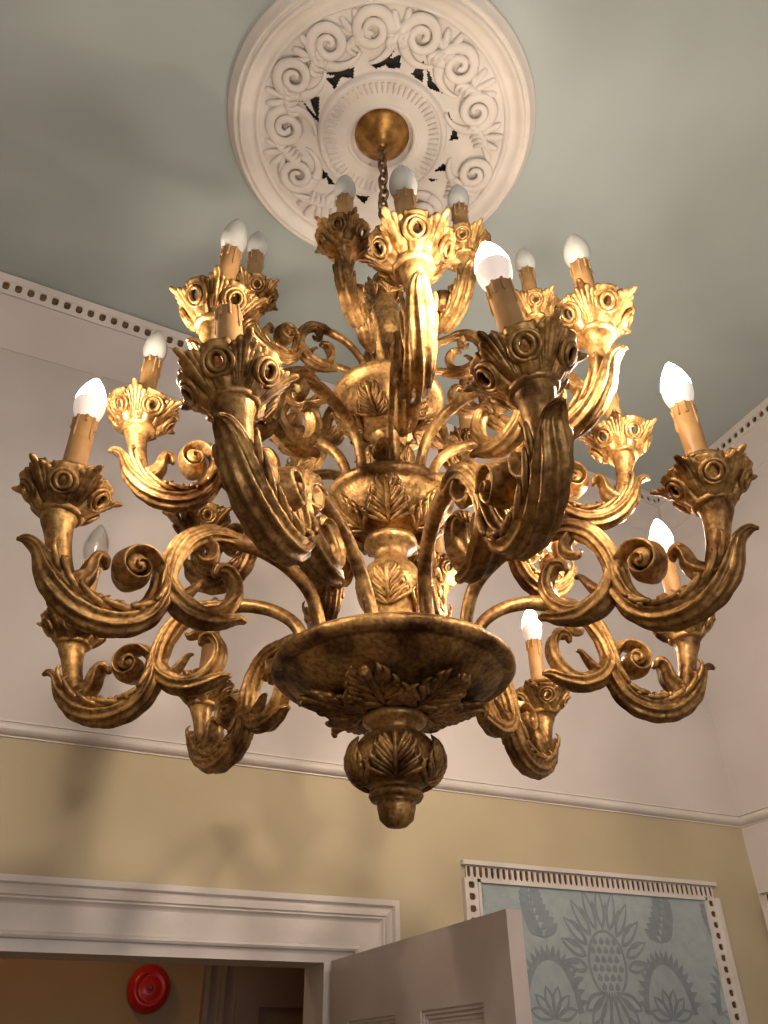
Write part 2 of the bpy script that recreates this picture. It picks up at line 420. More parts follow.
# ------------------------------------------------------------------ framed damask wall panels
def damask(bm, cx, cz, w, h, y, leafset=True):
    """raised figure in material 1: polygons in the xz plane"""
    cnt = [0]
    def poly(pts):
        cnt[0] += 1
        vs = [bm.verts.new((x, y-.0008-4e-6*(cnt[0] % 400), z)) for x, z in pts if abs(x) <= w/2-.001 and abs(z) <= h/2-.001]
        if len(vs) > 2:
            try: bm.faces.new(vs).material_index = 1
            except ValueError: pass
    def petal(x, z, ang, L, W, tip=1.6, hollow=False):
        pts = []
        N = 9
        for k in range(N+1):
            t = k/N; pts.append((t*L, W*math.sin(PI*t**(1/tip))**.9))
        full = pts+[(a, -b_) for a, b_ in pts[-2:0:-1]]
        ca, sa = math.cos(ang), math.sin(ang)
        tr_ = lambda q: [(x+a*ca-b_*sa, z+a*sa+b_*ca) for a, b_ in q]
        if not hollow: poly(tr_(full))
        else:
            inner = [(L*.14+a*.76, b_*.5) for a, b_ in full]
            O = tr_(full); I = tr_(inner)
            for k in range(len(O)):
                k2 = (k+1) % len(O); poly([O[k], O[k2], I[k2], I[k]])
    def band(path, wd):
        for (a, b_), (c, d) in zip(path, path[1:]):
            dx, dz = c-a, d-b_; l = math.hypot(dx, dz) or 1; nx, nz = -dz/l*wd, dx/l*wd
            poly([(a+nx, b_+nz), (c+nx, d+nz), (c-nx, d-nz), (a-nx, b_-nz)])
    def motif(x, z, s):
        # pineapple heart
        for r in range(6):
            for q in range(-2, 3):
                xx = (q+(.5 if r % 2 else 0))*.034*s; zz = (r-2.5)*.034*s
                if (xx/(.085*s))**2+(zz/(.115*s))**2 < 1: petal(x+xx, z+zz-.014*s, PI/2, .030*s, .013*s)
        ring = [(x+.095*s*math.cos(t), z+.125*s*math.sin(t)) for t in [2*PI*k/28 for k in range(29)]]; band(ring, .006*s)
        for k in range(11):
            t = R_(-8+k*19.6)
            petal(x+.105*s*math.cos(t), z+.13*s*math.sin(t), t*.8+PI/2*.2, (.13+.05*math.sin(t))*s, .026*s, 1.3, True)
            petal(x+.14*s*math.cos(t+.17), z+.17*s*math.sin(t+.17), t+.17, .08*s, .012*s, 1.2)
        for k in range(7):
            t = R_(-150+k*20)
            petal(x+.03*s*math.cos(t), z-.10*s, t, (.20-.02*abs(k-3))*s, .030*s, .8, True)
        for sg in (-1, 1):
            arc = [(x+sg*(.17+.13*(1-math.cos(t)))*s, z+(-.18+.20*math.sin(t))*s) for t in [PI*k/18 for k in range(19)]]
            band(arc, .014*s)
            for k, (a, b_) in enumerate(arc[1:-1]):
                petal(a, b_, PI*(k+1)/18 if sg < 0 else PI-PI*(k+1)/18, .045*s, .011*s)
            for k in range(6):
                petal(x+sg*.30*s, z-.2*s, R_(90+sg*(-75+k*30)), .12*s, .024*s, .9, True)
    def sprig(x, z, s, sg):
        stem = [(x+sg*.05*s*math.sin(3*t), z+t*.3*s) for t in [k/10 for k in range(11)]]; band(stem, .005*s)
        for k, (a, b_) in enumerate(stem):
            for q in (-1, 1): petal(a, b_, PI/2+q*R_(55), (.11-.007*k)*s, .022*s, .8)
        for q in range(5): petal(stem[-1][0], stem[-1][1], R_(18+36*q), .07*s, .018*s)
    P = .80
    for j in range(-2, 3):
        for i in range(-2, 3):
            mx_, mz = i*P+(P/2 if j % 2 else 0)+cx, j*.50+cz
            if abs(mx_) < w/2+.35 and abs(mz) < h/2+.4:
                motif(mx_, mz, .80)
                for sg in (-1, 1): sprig(mx_+sg*.25, mz+.07, .72, sg); 
                for k in range(4): petal(mx_+.03, mz+.30, R_(20+90*k), .05, .016)

def wall_panel(loc, w, h, rotz, label, cx, cz):
    o = empty('damask_panel', loc, label, 'wall panel')   # origin: bottom centre on the wall
    o.rotation_euler = (0, 0, rotz)
    bm = bmesh.new()
    iw, ih = w-.13, h-.13
    v = [bm.verts.new(p) for p in ((-iw/2, -.004, -ih/2), (iw/2, -.004, -ih/2), (iw/2, -.004, ih/2), (-iw/2, -.004, ih/2))]
    bm.faces.new(v)
    box(bm, -iw/2, iw/2, -.004, 0, -ih/2, ih/2)
    damask(bm, cx, cz, iw, ih, -.004)
    me = mesh_of('fabric', bm, [M['blue'], M['blue2']], False)
    link('fabric', me, o, (0, 0, h/2))
    for side in ('top', 'bottom', 'left', 'right'):
        bm = bmesh.new()
        if side in ('top', 'bottom'):
            s = -1 if side == 'top' else 1
            A = (-w/2, 0, h if side == 'top' else 0); d = (1, 0, 0); c = (0, 0, s); L = w
        else:
            s = 1 if side == 'left' else -1
            A = (-s*w/2, 0, .056); d = (0, 0, 1); c = (s, 0, 0); L = h-.112
        n = round(L/.0235) if side in ('top', 'bottom') else round(L/.036)
        e_ = .014 if side in ('top', 'bottom') else 0
        A2 = Vector(A)+Vector(d)*e_; L2 = L-2*e_
        hw = .0068 if side in ('top', 'bottom') else .0105
        hh = .0175 if side in ('top', 'bottom') else .0115
        pierced(bm, A2, d, c, (0, -1, 0), n, L2/n, .014, .056, .034, hw, hh, .009)
        fillet(bm, A, d, c, (0, -1, 0), L, 0, .014, .022)
        e_ = .056 if side in ('top', 'bottom') else 0
        fillet(bm, Vector(A)+Vector(d)*e_, d, c, (0, -1, 0), L-2*e_, .056, .066, .015)
        obj('pierced_frame', bm, [M['trim'], M['slot']], o, smooth=False)
    return o
wall_panel(((1.444+2.555)/2, YW, .95), 1.111, 2.333-.95, 0, 'pale blue damask panel in white pierced frame on ochre wall beside open door', -.007, .402)
wall_panel((XR, 1.622, .95), 1.7, 1.368, -PI/2, 'second pale blue damask panel on the white right wall, barely in view', 0, .3)

# ------------------------------------------------------------------ ceiling rose
AX, AY = .6121, 1.2624
rose = empty('ceiling_rose', (AX, AY, H), 'large round white plaster ceiling rose with carved scrolls above the chandelier', 'ceiling rose')
RZ = -.030
upv = Vector((366-384, 617+512, -796)).normalized()
xv = Vector((2450-384, -(1040-512), -796)); xv = (xv-upv*xv.dot(upv)).normalized()
yv = upv.cross(xv)
CAM_R = Matrix((xv, yv, upv)).transposed()     # world -> camera
# openings between the carved scrolls, metres from the centre of the rose
HP = [[(-0.2796, -0.1449), (-0.2136, -0.1874), (-0.2065, -0.1624), (-0.2402, -0.1503)], [(-0.2569, -0.1108), (-0.2169, -0.1322), (-0.2214, -0.0945)], [(-0.2836, 0.0008), (-0.2433, 0.0205), (-0.209, 0.0402), (-0.2457, 0.032)], [(-0.2491, -0.0217), (-0.2237, -0.0333), (-0.2026, 0.0302)], [(-0.1522, -0.2461), (-0.1075, -0.3025), (-0.1137, -0.2605), (-0.1316, -0.2432)], [(-0.1001, -0.2452), (-0.0694, -0.2837), (-0.0548, -0.2534), (-0.0779, -0.2398)], [(0.0014, -0.2474), (0.0157, -0.2917), (0.0395, -0.2391)], [(0.0411, -0.275), (0.0726, -0.2476), (0.1104, -0.2287), (0.0699, -0.2268)], [(0.1549, -0.1532), (0.1865, -0.1284), (0.212, -0.1219), (0.1854, -0.1171)], [(0.1634, -0.1107), (0.1896, -0.0824), (0.1692, -0.0657)], [(0.1697, -0.0016), (0.2007, 0.0076), (0.1568, 0.0314)], [(0.1652, 0.0552), (0.1974, 0.0446), (0.1732, 0.0635)], [(-0.1351, 0.1325), (-0.0925, 0.1678), (-0.1007, 0.1834)], [(-0.0942, 0.1372), (-0.0535, 0.166), (-0.0732, 0.171)], [(-0.0032, 0.1553), (0.0352, 0.142), (0.0334, 0.1712)]]
for P_ in HP:
    gx = sum(p[0] for p in P_)/len(P_); gy = sum(p[1] for p in P_)/len(P_)
    k_ = .232/math.hypot(gx, gy)
    P_[:] = [(gx*k_+(x-gx)*1.2, gy*k_+(y-gy)*1.2) for x, y in P_]
def inside(x, y, poly):
    c = False; n = len(poly)
    for i in range(n):
        x1, y1_ = poly[i]; x2, y2 = poly[(i+1) % n]
        if (y1_ > y) != (y2 > y) and x < (x2-x1)*(y-y1_)/(y2-y1_)+x1: c = not c
    return c
bm = bmesh.new()
rr = [.10, .105, .11, .15, .19, .20]+[.20+.0042*k for k in range(1, 28)]+[.33, .36, .39, .40]
NA = 300
def rz(r, t):
    z = RZ
    if r < .19: z = RZ-.012
    elif r < .205: z = RZ-.016
    else: z = RZ+.004*math.sin(5*t)*math.sin((r-.2)*30)
    return z
rings = [[bm.verts.new((r*math.cos(2*PI*k/NA), r*math.sin(2*PI*k/NA), rz(r, 2*PI*k/NA))) for k in range(NA)] for r in rr]
for i in range(len(rr)-1):
    for k in range(NA):
        rm = (rr[i]+rr[i+1])/2; t = 2*PI*(k+.5)/NA; x, y = rm*math.cos(t), rm*math.sin(t)
        if .19 < rm < .33 and any(inside(x, y, p) for p in HP): continue
        k2 = (k+1) % NA
        bm.faces.new((rings[i][k], rings[i][k2], rings[i+1][k2], rings[i+1][k]))
lathe(bm, [(0, -.019), (.094, -.019), (.10, RZ-.012)], 64)
obj('carved_field', bm, [M['plaster']], rose)
bm = bmesh.new(); lathe(bm, [(.0, -.003), (.42, -.003), (.42, -.001), (0, -.001)], 64); tag(obj('painted_shade_backing', bm, [M['hole_shade']], rose), 'dark sheet painting the shade behind the pierced plaster')
bm = bmesh.new()
lathe(bm, [(.388, -.012), (.392, -.034), (.398, -.040), (.404, -.040), (.408, -.031), (.416, -.028), (.428, -.030), (.438, -.040), (.446, -.052), (.453, -.054), (.456, -.046), (.458, -.038), (.464, -.038), (.466, -.046), (.472, -.046), (.475, -.034), (.482, -.030), (.484, -.018), (.490, -.016), (.494, -.008), (.494, 0)], 120)
obj('moulded_rim', bm, [M['plaster']], rose)
bm = bmesh.new()
lathe(bm, [(.185, -.04), (.19, -.052), (.197, -.054), (.203, -.05), (.208, -.036)], 120)
for k in range(60):       # small beaded fluting on the inner ring
    t = 2*PI*k/60
    sweep(bm, [(.150*math.cos(t), .150*math.sin(t), -.043, .001, .002), (.165*math.cos(t), .165*math.sin(t), -.046, .004, .006), (.183*math.cos(t), .183*math.sin(t), -.047, .005, .0075)], n=6, sub=2, side=(0, 0, 1))
torus(bm, (0, 0, -.04), (1, 0, 0), (0, 1, 0), .108, .108, .007, 64, 8)
obj('inner_ring', bm, [M['plaster']], rose)
def spiral(bm, x, y, s, t0, hand, w=.0165):
    pts = []
    N = 22
    for k in range(N+1):
        u = k/N; a = t0+hand*u*PI*3.6; r = s*(1-u)**.85+.006
        pts.append((x+r*math.cos(a), y+r*math.sin(a), RZ-.006-.008*math.sin(PI*u)-.006*u, w*(.5+.6*(1-u)), w*.68*(1-.3*u)))
    sweep(bm, pts, n=8, sub=2, side=(0, 0, 1))
    # tail sweeping away from the volute
    a = t0; q = []
    for k in range(8):
        u = k/7; aa = a-hand*u*1.5; r = s*(1+u*.75)+.006
        q.append((x+r*math.cos(aa), y+r*math.sin(aa), RZ-.005, w*(1.2-.9*u), w*.6*(1.2-u)))
    sweep(bm, q, n=8, sub=2, side=(0, 0, 1))
spx = [(-0.2839, -0.2133, 1), (-0.1803, -0.3163, -1), (-0.3848, -0.0782, 1), (-0.2826, 0.0879, -1), (0.1148, -0.3022, 1), (0.2191, -0.1928, -1), (-0.1742, 0.1968, 1), (0.3402, -0.016, -1), (-0.0255, -0.3458, 1), (-0.0148, 0.2768, -1), (0.2231, 0.1693, 1)]
for i, (x, y, hnd) in enumerate(spx):
    bm = bmesh.new()
    r = math.hypot(x, y)
    rt = max(.308, min(r, .33)); x, y = x*rt/r, y*rt/r
    spiral(bm, x, y, .052, math.atan2(y, x)+PI*.9+hnd, hnd)
    t = math.atan2(y, x)
    for k in range(5):      # leaf lobes fanning between the volutes
        a = t+.20+.05*k; rr0 = .268+.008*k; rr1 = .325+.009*k
        sweep(bm, [(rr0*math.cos(a), rr0*math.sin(a), RZ-.002, .004, .007), ((rr0+rr1)/2*math.cos(a-.05), (rr0+rr1)/2*math.sin(a-.05), RZ-.008, .011, .017), (rr1*math.cos(a+.06), rr1*math.sin(a+.06), RZ-.003, .003, .005)], n=8, sub=3, side=(0, 0, 1))
    for k in range(5):      # broad leaf opening towards the rim
        a = t+.14+.075*k; e_ = (k-2)*.05
        r1_ = .383-.012*abs(k-2)
        sweep(bm, [(.315*math.cos(t+.29), .315*math.sin(t+.29), RZ, .004, .005), (.345*math.cos(a), .345*math.sin(a), RZ-.005, .011, .010), (r1_*math.cos(a+e_*.6), r1_*math.sin(a+e_*.6), RZ-.004, .010, .009), ((r1_+.006)*math.cos(a+e_), (r1_+.006)*math.sin(a+e_), RZ, .003, .003)], n=8, sub=3, side=(0, 0, 1))
    obj('plaster_scroll', bm, [M['plaster']], rose)

# ------------------------------------------------------------------ chandelier
ZB = 2.088
ch = empty('chandelier', (AX, AY, ZB), 'large carved giltwood chandelier with three tiers of scrolling candle arms hanging on chain', 'chandelier')
CAMAZ = math.atan2(-AY, -AX)

def resample(prof):
    out = [(0.0,)+tuple(prof[0])]
    for p in prof[1:]:
        q = out[-1]; out.append((q[0]+math.hypot(p[0]-q[1], p[1]-q[2]),)+tuple(p))
    return out
def at_prof(rs, s):
    s = max(0, min(rs[-1][0]-1e-6, s))
    for a, b_ in zip(rs, rs[1:]):
        if a[0] <= s <= b_[0]:
            t = (s-a[0])/max(b_[0]-a[0], 1e-9)
            dr, dz = b_[1]-a[1], b_[2]-a[2]; l = math.hypot(dr, dz) or 1
            return a[1]+dr*t, a[2]+dz*t, dz/l, -dr/l       # r, z, normal (r,z): outward
    return rs[-1][1], rs[-1][2], 1, 0
def acanthus(bm, prof, s0, Hh, W, th, curl=.02, fat=1.0, osc=1.0):
    """carved leaf laid on the turned surface: s = length along the profile"""
    rs = resample(crom(prof, 4))
    def mp(x, s, off, a, b_):
        r, z, nr, nz = at_prof(rs, s0+s)
        rr_ = max(r, .012); t = th+x/rr_
        off *= osc; R0 = r+nr*off; return (R0*math.cos(t), R0*math.sin(t), z+nz*off-ZB, a, b_)
    r, z, nr, nz = at_prof(rs, s0+Hh*.5)
    side = (nr*math.cos(th), nr*math.sin(th), nz)
    f = fat
    # midrib
    sweep(bm, [mp(0, 0, 0, .004*f, .004*f), mp(0, Hh*.35, .006, .006*f, .007*f), mp(0, Hh*.75, .010, .006*f, .006*f), mp(0, Hh*.97, curl, .008*f, .006*f), mp(0, Hh*.93, curl*1.5, .004*f, .003*f)], n=8, sub=4, side=side)
    NL = 4
    for j in range(NL):
        u = j/(NL-1); st = Hh*(.02+.50*u); ww = W*.58*(1-.5*u); top = Hh*(.38+.48*u)
        for sg in (-1, 1):
            for q in range(2):
                k = 1-q*.28
                sweep(bm, [mp(sg*W*.03, st, .002, .004*f, .004*f), mp(sg*ww*.45*k, st+(top-st)*.35*(1+q*.3), .007, .006*f, .006*f), mp(sg*ww*.85*k, st+(top-st)*.75*(1+q*.2), .010, .0065*f, .006*f),
                           mp(sg*ww*k, top*(1+q*.07), .014, .0045*f, .0045*f), mp(sg*ww*k*.90, top*(1+q*.07)+.010, .013, .0012*f, .0012*f)], n=8, sub=3, side=side)

def azw(a): return CAMAZ+R_(a)

# turned column parts (r,z); z absolute
P_fin = [(0, 2.088), (.018, 2.090), (.029, 2.100), (.033, 2.118), (.034, 2.127), (.030, 2.130), (.044, 2.132), (.048, 2.139), (.045, 2.147), (.036, 2.152), (.05, 2.156), (.068, 2.168), (.080, 2.186), (.082, 2.203), (.075, 2.222), (.060, 2.238),
         (.045, 2.246), (.041, 2.254), (.050, 2.262), (.058, 2.268), (.060, 2.276), (.052, 2.283), (.040, 2.288)]
P_b1 = [(.040, 2.286), (.065, 2.290), (.105, 2.300), (.15, 2.316), (.185, 2.335), (.203, 2.349), (.207, 2.353), (.212, 2.350), (.222, 2.352), (.229, 2.361), (.229, 2.371), (.222, 2.379), (.205, 2.381), (.195, 2.374), (.15, 2.378), (.07, 2.39), (.045, 2.395)]
P_c1 = [(.045, 2.39), (.060, 2.40), (.060, 2.412), (.042, 2.425), (.038, 2.46), (.044, 2.49), (.056, 2.515), (.064, 2.545), (.062, 2.57), (.052, 2.592), (.038, 2.604), (.034, 2.620), (.036, 2.634), (.050, 2.644), (.056, 2.652), (.054, 2.662), (.044, 2.668), (.04, 2.672)]
P_b2 = [(.04, 2.668), (.062, 2.676), (.090, 2.695), (.112, 2.722), (.122, 2.742), (.124, 2.748), (.131, 2.750), (.139, 2.757), (.139, 2.768), (.131, 2.775), (.118, 2.772), (.08, 2.776), (.03, 2.784)]
P_c2 = [(.035, 2.775), (.045, 2.785), (.045, 2.80), (.034, 2.815), (.038, 2.835), (.048, 2.858), (.050, 2.885), (.042, 2.908), (.032, 2.918), (.030, 2.930), (.042, 2.940), (.044, 2.950), (.034, 2.958), (.03, 2.965)]
P_b3 = [(.03, 2.962), (.055, 2.968), (.085, 2.985), (.108, 3.01), (.118, 3.035), (.120, 3.050), (.128, 3.052), (.133, 3.060), (.131, 3.070), (.122, 3.074), (.11, 3.070), (.06, 3.076), (.03, 3.08)]
P_c3 = [(.035, 3.075), (.048, 3.085), (.048, 3.10), (.036, 3.11), (.034, 3.13), (.042, 3.15), (.046, 3.18), (.040, 3.215), (.030, 3.235), (.024, 3.25), (.022, 3.262), (.034, 3.275), (.045, 3.295), (.049, 3.32), (.045, 3.345), (.036, 3.358), (.040, 3.366), (.041, 3.376), (.034, 3.384),
        (.034, 3.40), (.028, 3.41), (.024, 3.43), (.032, 3.45), (.040, 3.475), (.036, 3.505), (.026, 3.525), (.018, 3.54), (.012, 3.55), (0, 3.553)]
def turned(name, prof, n=64):
    bm = bmesh.new(); lathe(bm, prof, n, ZB); return obj(name, bm, [M['gold']], ch)
fin = turned('pendant_finial', P_fin)
bw1 = turned('lower_bowl', P_b1, 96)
cl1 = turned('lower_baluster', P_c1)
bw2 = turned('middle_bowl', P_b2, 80)
cl2 = turned('middle_baluster', P_c2)
bw3 = turned('upper_bowl', P_b3, 80)
cl3 = turned('upper_baluster', P_c3)
def leaves(parent, prof, s0, hh, w, azs, fat=1.0, curl=.02, osc=1.0):
    for a in azs:
        bm = bmesh.new(); acanthus(bm, prof, s0, hh, w, azw(a), curl, fat, osc); obj('acanthus_leaf', bm, [M['gold']], parent)
leaves(fin, [(.05, 2.156), (.068, 2.168), (.080, 2.186), (.082, 2.203), (.075, 2.222), (.060, 2.238)], .002, .085, .085, (0, 72, 144, 216, 288), .8, .010, .45)
leaves(bw1, P_b1[:8], .012, .120, .115, [-17+60*k for k in range(6)], 1.25, .022)
leaves(cl1, [(.044, 2.49), (.056, 2.515), (.064, 2.545), (.062, 2.57), (.052, 2.592)], .0, .085, .075, (-8, 82, 172, 262), .75, .008, .5)
leaves(bw2, P_b2[:6], .02, .095, .085, [-3+60*k for k in range(6)], .85, .016)
leaves(cl2, P_c2[4:9], 0, .07, .055, (-5, 67, 139, 211, 283), .65, .007, .5)
leaves(bw3, P_b3[:6], .03, .075, .07, [-22+60*k for k in range(6)], .8, .012)
leaves(cl3, P_c3[4:9], 0, .09, .045, (0, 60, 120, 180, 240, 300), .7, .010)
leaves(cl3, P_c3[-8:-2], 0, .06, .04, (20, 110, 200, 290), .6, .006)

# arm strands in the (u,w) plane; numbers read along the lower tier, u = distance from the axis, w = height
TUBE = [(.160, 2.372, .0125, .0125), (.166, 2.43, .0125, .0125), (.190, 2.485, .0130, .0130), (.235, 2.520, .0135, .0135), (.290, 2.538, .0145, .0145), (.335, 2.540, .016, .016), (.365, 2.538, .012, .012)]
MAIN = [(.325, 2.536, .010, .012), (.355, 2.540, .017, .019), (.395, 2.534, .021, .023), (.432, 2.508, .022, .025), (.454, 2.467, .021, .026), (.462, 2.425, .022, .027), (.466, 2.385, .024, .029), (.485, 2.348, .026, .030), (.520, 2.328, .028, .031),
        (.562, 2.326, .029, .032), (.602, 2.342, .030, .032), (.636, 2.372, .026, .031), (.655, 2.398, .015, .027), (.668, 2.414, .009, .022), (.684, 2.422, .007, .014), (.696, 2.418, .003, .005)]
STEM = [(.600, 2.345, .016, .016), (.622, 2.385, .018, .018), (.634, 2.42, .019, .019), (.641, 2.45, .022, .022), (.645, 2.468, .027, .027), (.645, 2.482, .031, .031)]
HOOK = [(.632, 2.356, .018, .020), (.604, 2.368, .018, .024), (.585, 2.388, .014, .024), (.581, 2.411, .011, .023), (.574, 2.424, .009, .020), (.562, 2.422, .007, .015), (.558, 2.411, .004, .007)]
VOL = [(.462, 2.415, .012, .018), (.470, 2.450, .013, .022), (.496, 2.470, .012, .026), (.524, 2.466, .012, .028), (.543, 2.445, .012, .029), (.541, 2.420, .011, .029), (.522, 2.404, .010, .029), (.502, 2.410, .009, .028), (.495, 2.428, .009, .028), (.505, 2.442, .008, .028), (.519, 2.438, .008, .029), (.518, 2.426, .007, .030), (.511, 2.425, .006, .030)]
CS = [(.465, 2.440, .014, .018), (.452, 2.405, .017, .022), (.425, 2.380, .018, .024), (.388, 2.370, .017, .023), (.352, 2.376, .013, .019), (.326, 2.386, .008, .013), (.310, 2.386, .004, .006)]
CI = [(.395, 2.372, .012, .020), (.362, 2.385, .013, .022), (.340, 2.414, .012, .022), (.337, 2.447, .011, .021), (.354, 2.472, .010, .018), (.374, 2.470, .008, .014), (.378, 2.456, .004, .006)]
CL = [(.445, 2.395, .010, .015), (.425, 2.402, .010, .015), (.412, 2.418, .008, .012), (.400, 2.436, .005, .007), (.390, 2.438, .003, .003)]
UP = [(.400, 2.522, .010, .014), (.384, 2.506, .011, .017), (.386, 2.486, .010, .014), (.402, 2.478, .007, .010), (.412, 2.486, .003, .004)]
ZC0 = 2.52; RC0 = .645

def arm_mesh(rc, us, ws, wid, foot):
    """rc: cup radius; us/ws: scale along u and w; wid: thickness scale; foot=(u,w) where the tube leaves the bowl, relative height to cup"""
    def X(p):
        u = rc+(p[0]-RC0)*us; w = (p[1]-ZC0)*ws
        return u, w
    def S(st, n=14, sub=4, fl=0, am=0, tw=0, tube=False):
        q = []
        for i, p in enumerate(st):
            u, w = X(p)
            if tube:
                k = max(0, 1-i/4.0); u = u*(1-k)+(foot[0]+(p[0]-.160)*us)*k; w = w*(1-k)+(foot[1]+(p[1]-2.372)*ws)*k
            q.append((u, 0, w, p[2]*wid, p[3]*wid))
        sweep(bm, q, n=n, sub=sub, side=(0, 1, 0), flutes=fl, amp=am, twist=tw)
    bm = bmesh.new()
    S(TUBE, 14, 4, tube=True)
    S([(a_, b_, c_*.80, d_*.80) for a_, b_, c_, d_ in MAIN], 54, 6, 9, .20, 30)
    S(STEM, 20, 3)
    me1 = mesh_of('arm', bm, [M['gold']])
    bm = bmesh.new(); S(HOOK, 30, 4, 5, .22, 30); me2 = mesh_of('leaf_hook', bm, [M['gold']])
    bm = bmesh.new()
    S([(.516+(a_-.518)*.92, 2.426+(b_-2.436)*.92, c_*.8, d_*.95) for a_, b_, c_, d_ in VOL[1:]], 24, 4, 4, .18, 0); S([VOL[0], (.474, 2.438, .012, .02)], 14, 2)
    # grooved drum of the volute
    u, w = X((.516, 2.426)); rv = .017*us
    q = [(u, -.022*wid, w), (u, .022*wid, w)]
    sweep(bm, [(u, -.024*wid, w, rv*.5, rv*.5), (u, -.020*wid, w, rv, rv), (u, 0, w, rv*.82, rv*.82), (u, .020*wid, w, rv, rv), (u, .024*wid, w, rv*.5, rv*.5)], n=18, sub=3, side=(0, 0, 1))
    me3 = mesh_of('volute', bm, [M['gold']])
    bm = bmesh.new(); S(CS, 42, 5, 7, .20, 26); S(CI, 36, 5, 6, .22, 24); S(CL, 20, 4, 4, .2, 20); S(UP, 20, 4, 4, .2, 20)
    me4 = mesh_of('leafy_scroll', bm, [M['gold']])
    # raised leaf ribs and small berries running along the belly of the arm
    bm = bmesh.new()
    for sg in (-1, 1):
        for j in range(6):
            k = 5+j
            a = MAIN[k]; b_ = MAIN[k+1]; c = MAIN[min(k+2, 13)]
            ua, wa = X(a); ub, wb = X(b_); uc, wc = X(c)
            sweep(bm, [(ua, sg*.010*wid, wa+.010, .003, .003), (ub, sg*.025*wid, wb+.012*ws, .006*wid, .006*wid), (uc-.006, sg*.031*wid, wc+.016*ws, .004*wid, .004*wid), (uc-.012, sg*.027*wid, wc+.026*ws, .0015, .0015)], n=8, sub=3, side=(0, 1, 0))
    for p in ((.498, 2.352), (.53, 2.350), (.565, 2.352)):
        u, w = X(p)
        bmesh.ops.create_icosphere(bm, subdivisions=2, radius=.0075*wid, matrix=Matrix.Translation((u, 0, w+.006*ws)))
        for sg in (-1, 1): bmesh.ops.create_icosphere(bm, subdivisions=2, radius=.006*wid, matrix=Matrix.Translation((u, sg*.027*wid, w-.006)))
    me5 = mesh_of('leaf_ribs', bm, [M['gold']])
    return [('leaf_hook', me2), ('volute', me3), ('leafy_scroll', me4), ('leaf_ribs', me5)], me1

def cup_mesh(s):
    bm = bmesh.new(); NL = 5; NT = 160; NV = 20
    def rad(t, v, inner):
        # v 0 bottom .. 1 top rim
        r = .028+.037*v**.8
        ph = (t*NL) % (2*PI)                      # 0 at the eye
        lob = math.cos(ph)
        tip = max(0, -lob)**2.2
        r += .006*lob+tip*(.001+.004*max(0, v-.35)/.65)
        r += .0032*math.cos(ph*5)*(.35+.65*v)*(1-math.exp(-((ph if ph < PI else 2*PI-ph)/1.1)**4))
        if inner: r -= .006
        return r*s
    def zz(t, v):
        ph = (t*NL) % (2*PI); tip = max(0, -math.cos(ph))**2
        return (-.036+.064*v+.014*tip*max(0, v-.6)/.4-.004*max(0, math.cos(ph))*v)*s
    for inner in (False, True):
        g_ = [[bm.verts.new((rad(2*PI*k/NT, i/NV, inner)*math.cos(2*PI*k/NT), rad(2*PI*k/NT, i/NV, inner)*math.sin(2*PI*k/NT), zz(2*PI*k/NT, i/NV))) for k in range(NT)] for i in range(NV+1)]
        for i in range(NV):
            for k in range(NT):
                t = 2*PI*(k+.5)/NT; v = (i+.5)/NV
                ph = (t*NL) % (2*PI); ph = ph if ph < PI else ph-2*PI
                dx = ph/NL*.060; dz = (v-.52)*.064
                if (dx/.0075)**2+(dz/.0105)**2 < 1: continue
                k2 = (k+1) % NT
                bm.faces.new((g_[i][k], g_[i][k2], g_[i+1][k2], g_[i+1][k]))
        if not inner: G = g_
        else:
            for k in range(NT):
                k2 = (k+1) % NT
                bm.faces.new((G[NV][k], G[NV][k2], g_[NV][k2], g_[NV][k]))
    for e in range(NL):
        t = 2*PI*e/NL
        er = Vector((math.cos(t), math.sin(t), -.60)).normalized(); et = Vector((-math.sin(t), math.cos(t), 0)); ez = er.cross(et)
        c = Vector((rad(t, .52, False)*math.cos(t), rad(t, .52, False)*math.sin(t), zz(t, .52)))
        torus(bm, c-er*.0005*s, et, ez, .0105*s, .0135*s, .0036*s, 24, 8)
        torus(bm, c-er*.0035*s, et, ez, .0185*s, .0200*s, .0040*s, 28, 8)
        # shell ribs fanning out between two eyes, the middle one ends in a curled tip
        t2 = t+PI/NL
        for q in range(-3, 4):
            ln = 1.0-.07*abs(q)
            P = []
            for v, ex, rw in ((.02, .001, .0022), (.3, .004, .0040), (.6, .0065, .0050), (.88*ln, .010, .0052), (1.0*ln, .0145+.004*(q == 0), .0050), (1.03*ln, .018+.007*(q == 0), .0024)):
                tt = t2+q*(.045+.085*v); rq = rad(t2, min(v, 1), False)-.004*abs(q)*v*s+ex*s
                P.append((rq*math.cos(tt), rq*math.sin(tt), (-.037+.064*v)*s, rw*s, rw*s*1.15))
            sweep(bm, P, n=8, sub=3, side=(-math.sin(t2), math.cos(t2), 0))
    # floor and turned socket
    lathe(bm, [(0, -.040*s), (.030*s, -.040*s), (.034*s, -.034*s), (.032*s, -.028*s), (.03*s, .0), (.025*s, .022*s), (.0255*s, .040*s), (.031*s, .045*s), (.036*s, .051*s), (.037*s, .056*s), (.034*s, .060*s), (.022*s, .060*s), (.0, .055*s)], 40)
    me = mesh_of('drip_cup', bm, [M['gold']]); me.transform(Matrix.Diagonal((1.06, 1.06, .90, 1))); return me

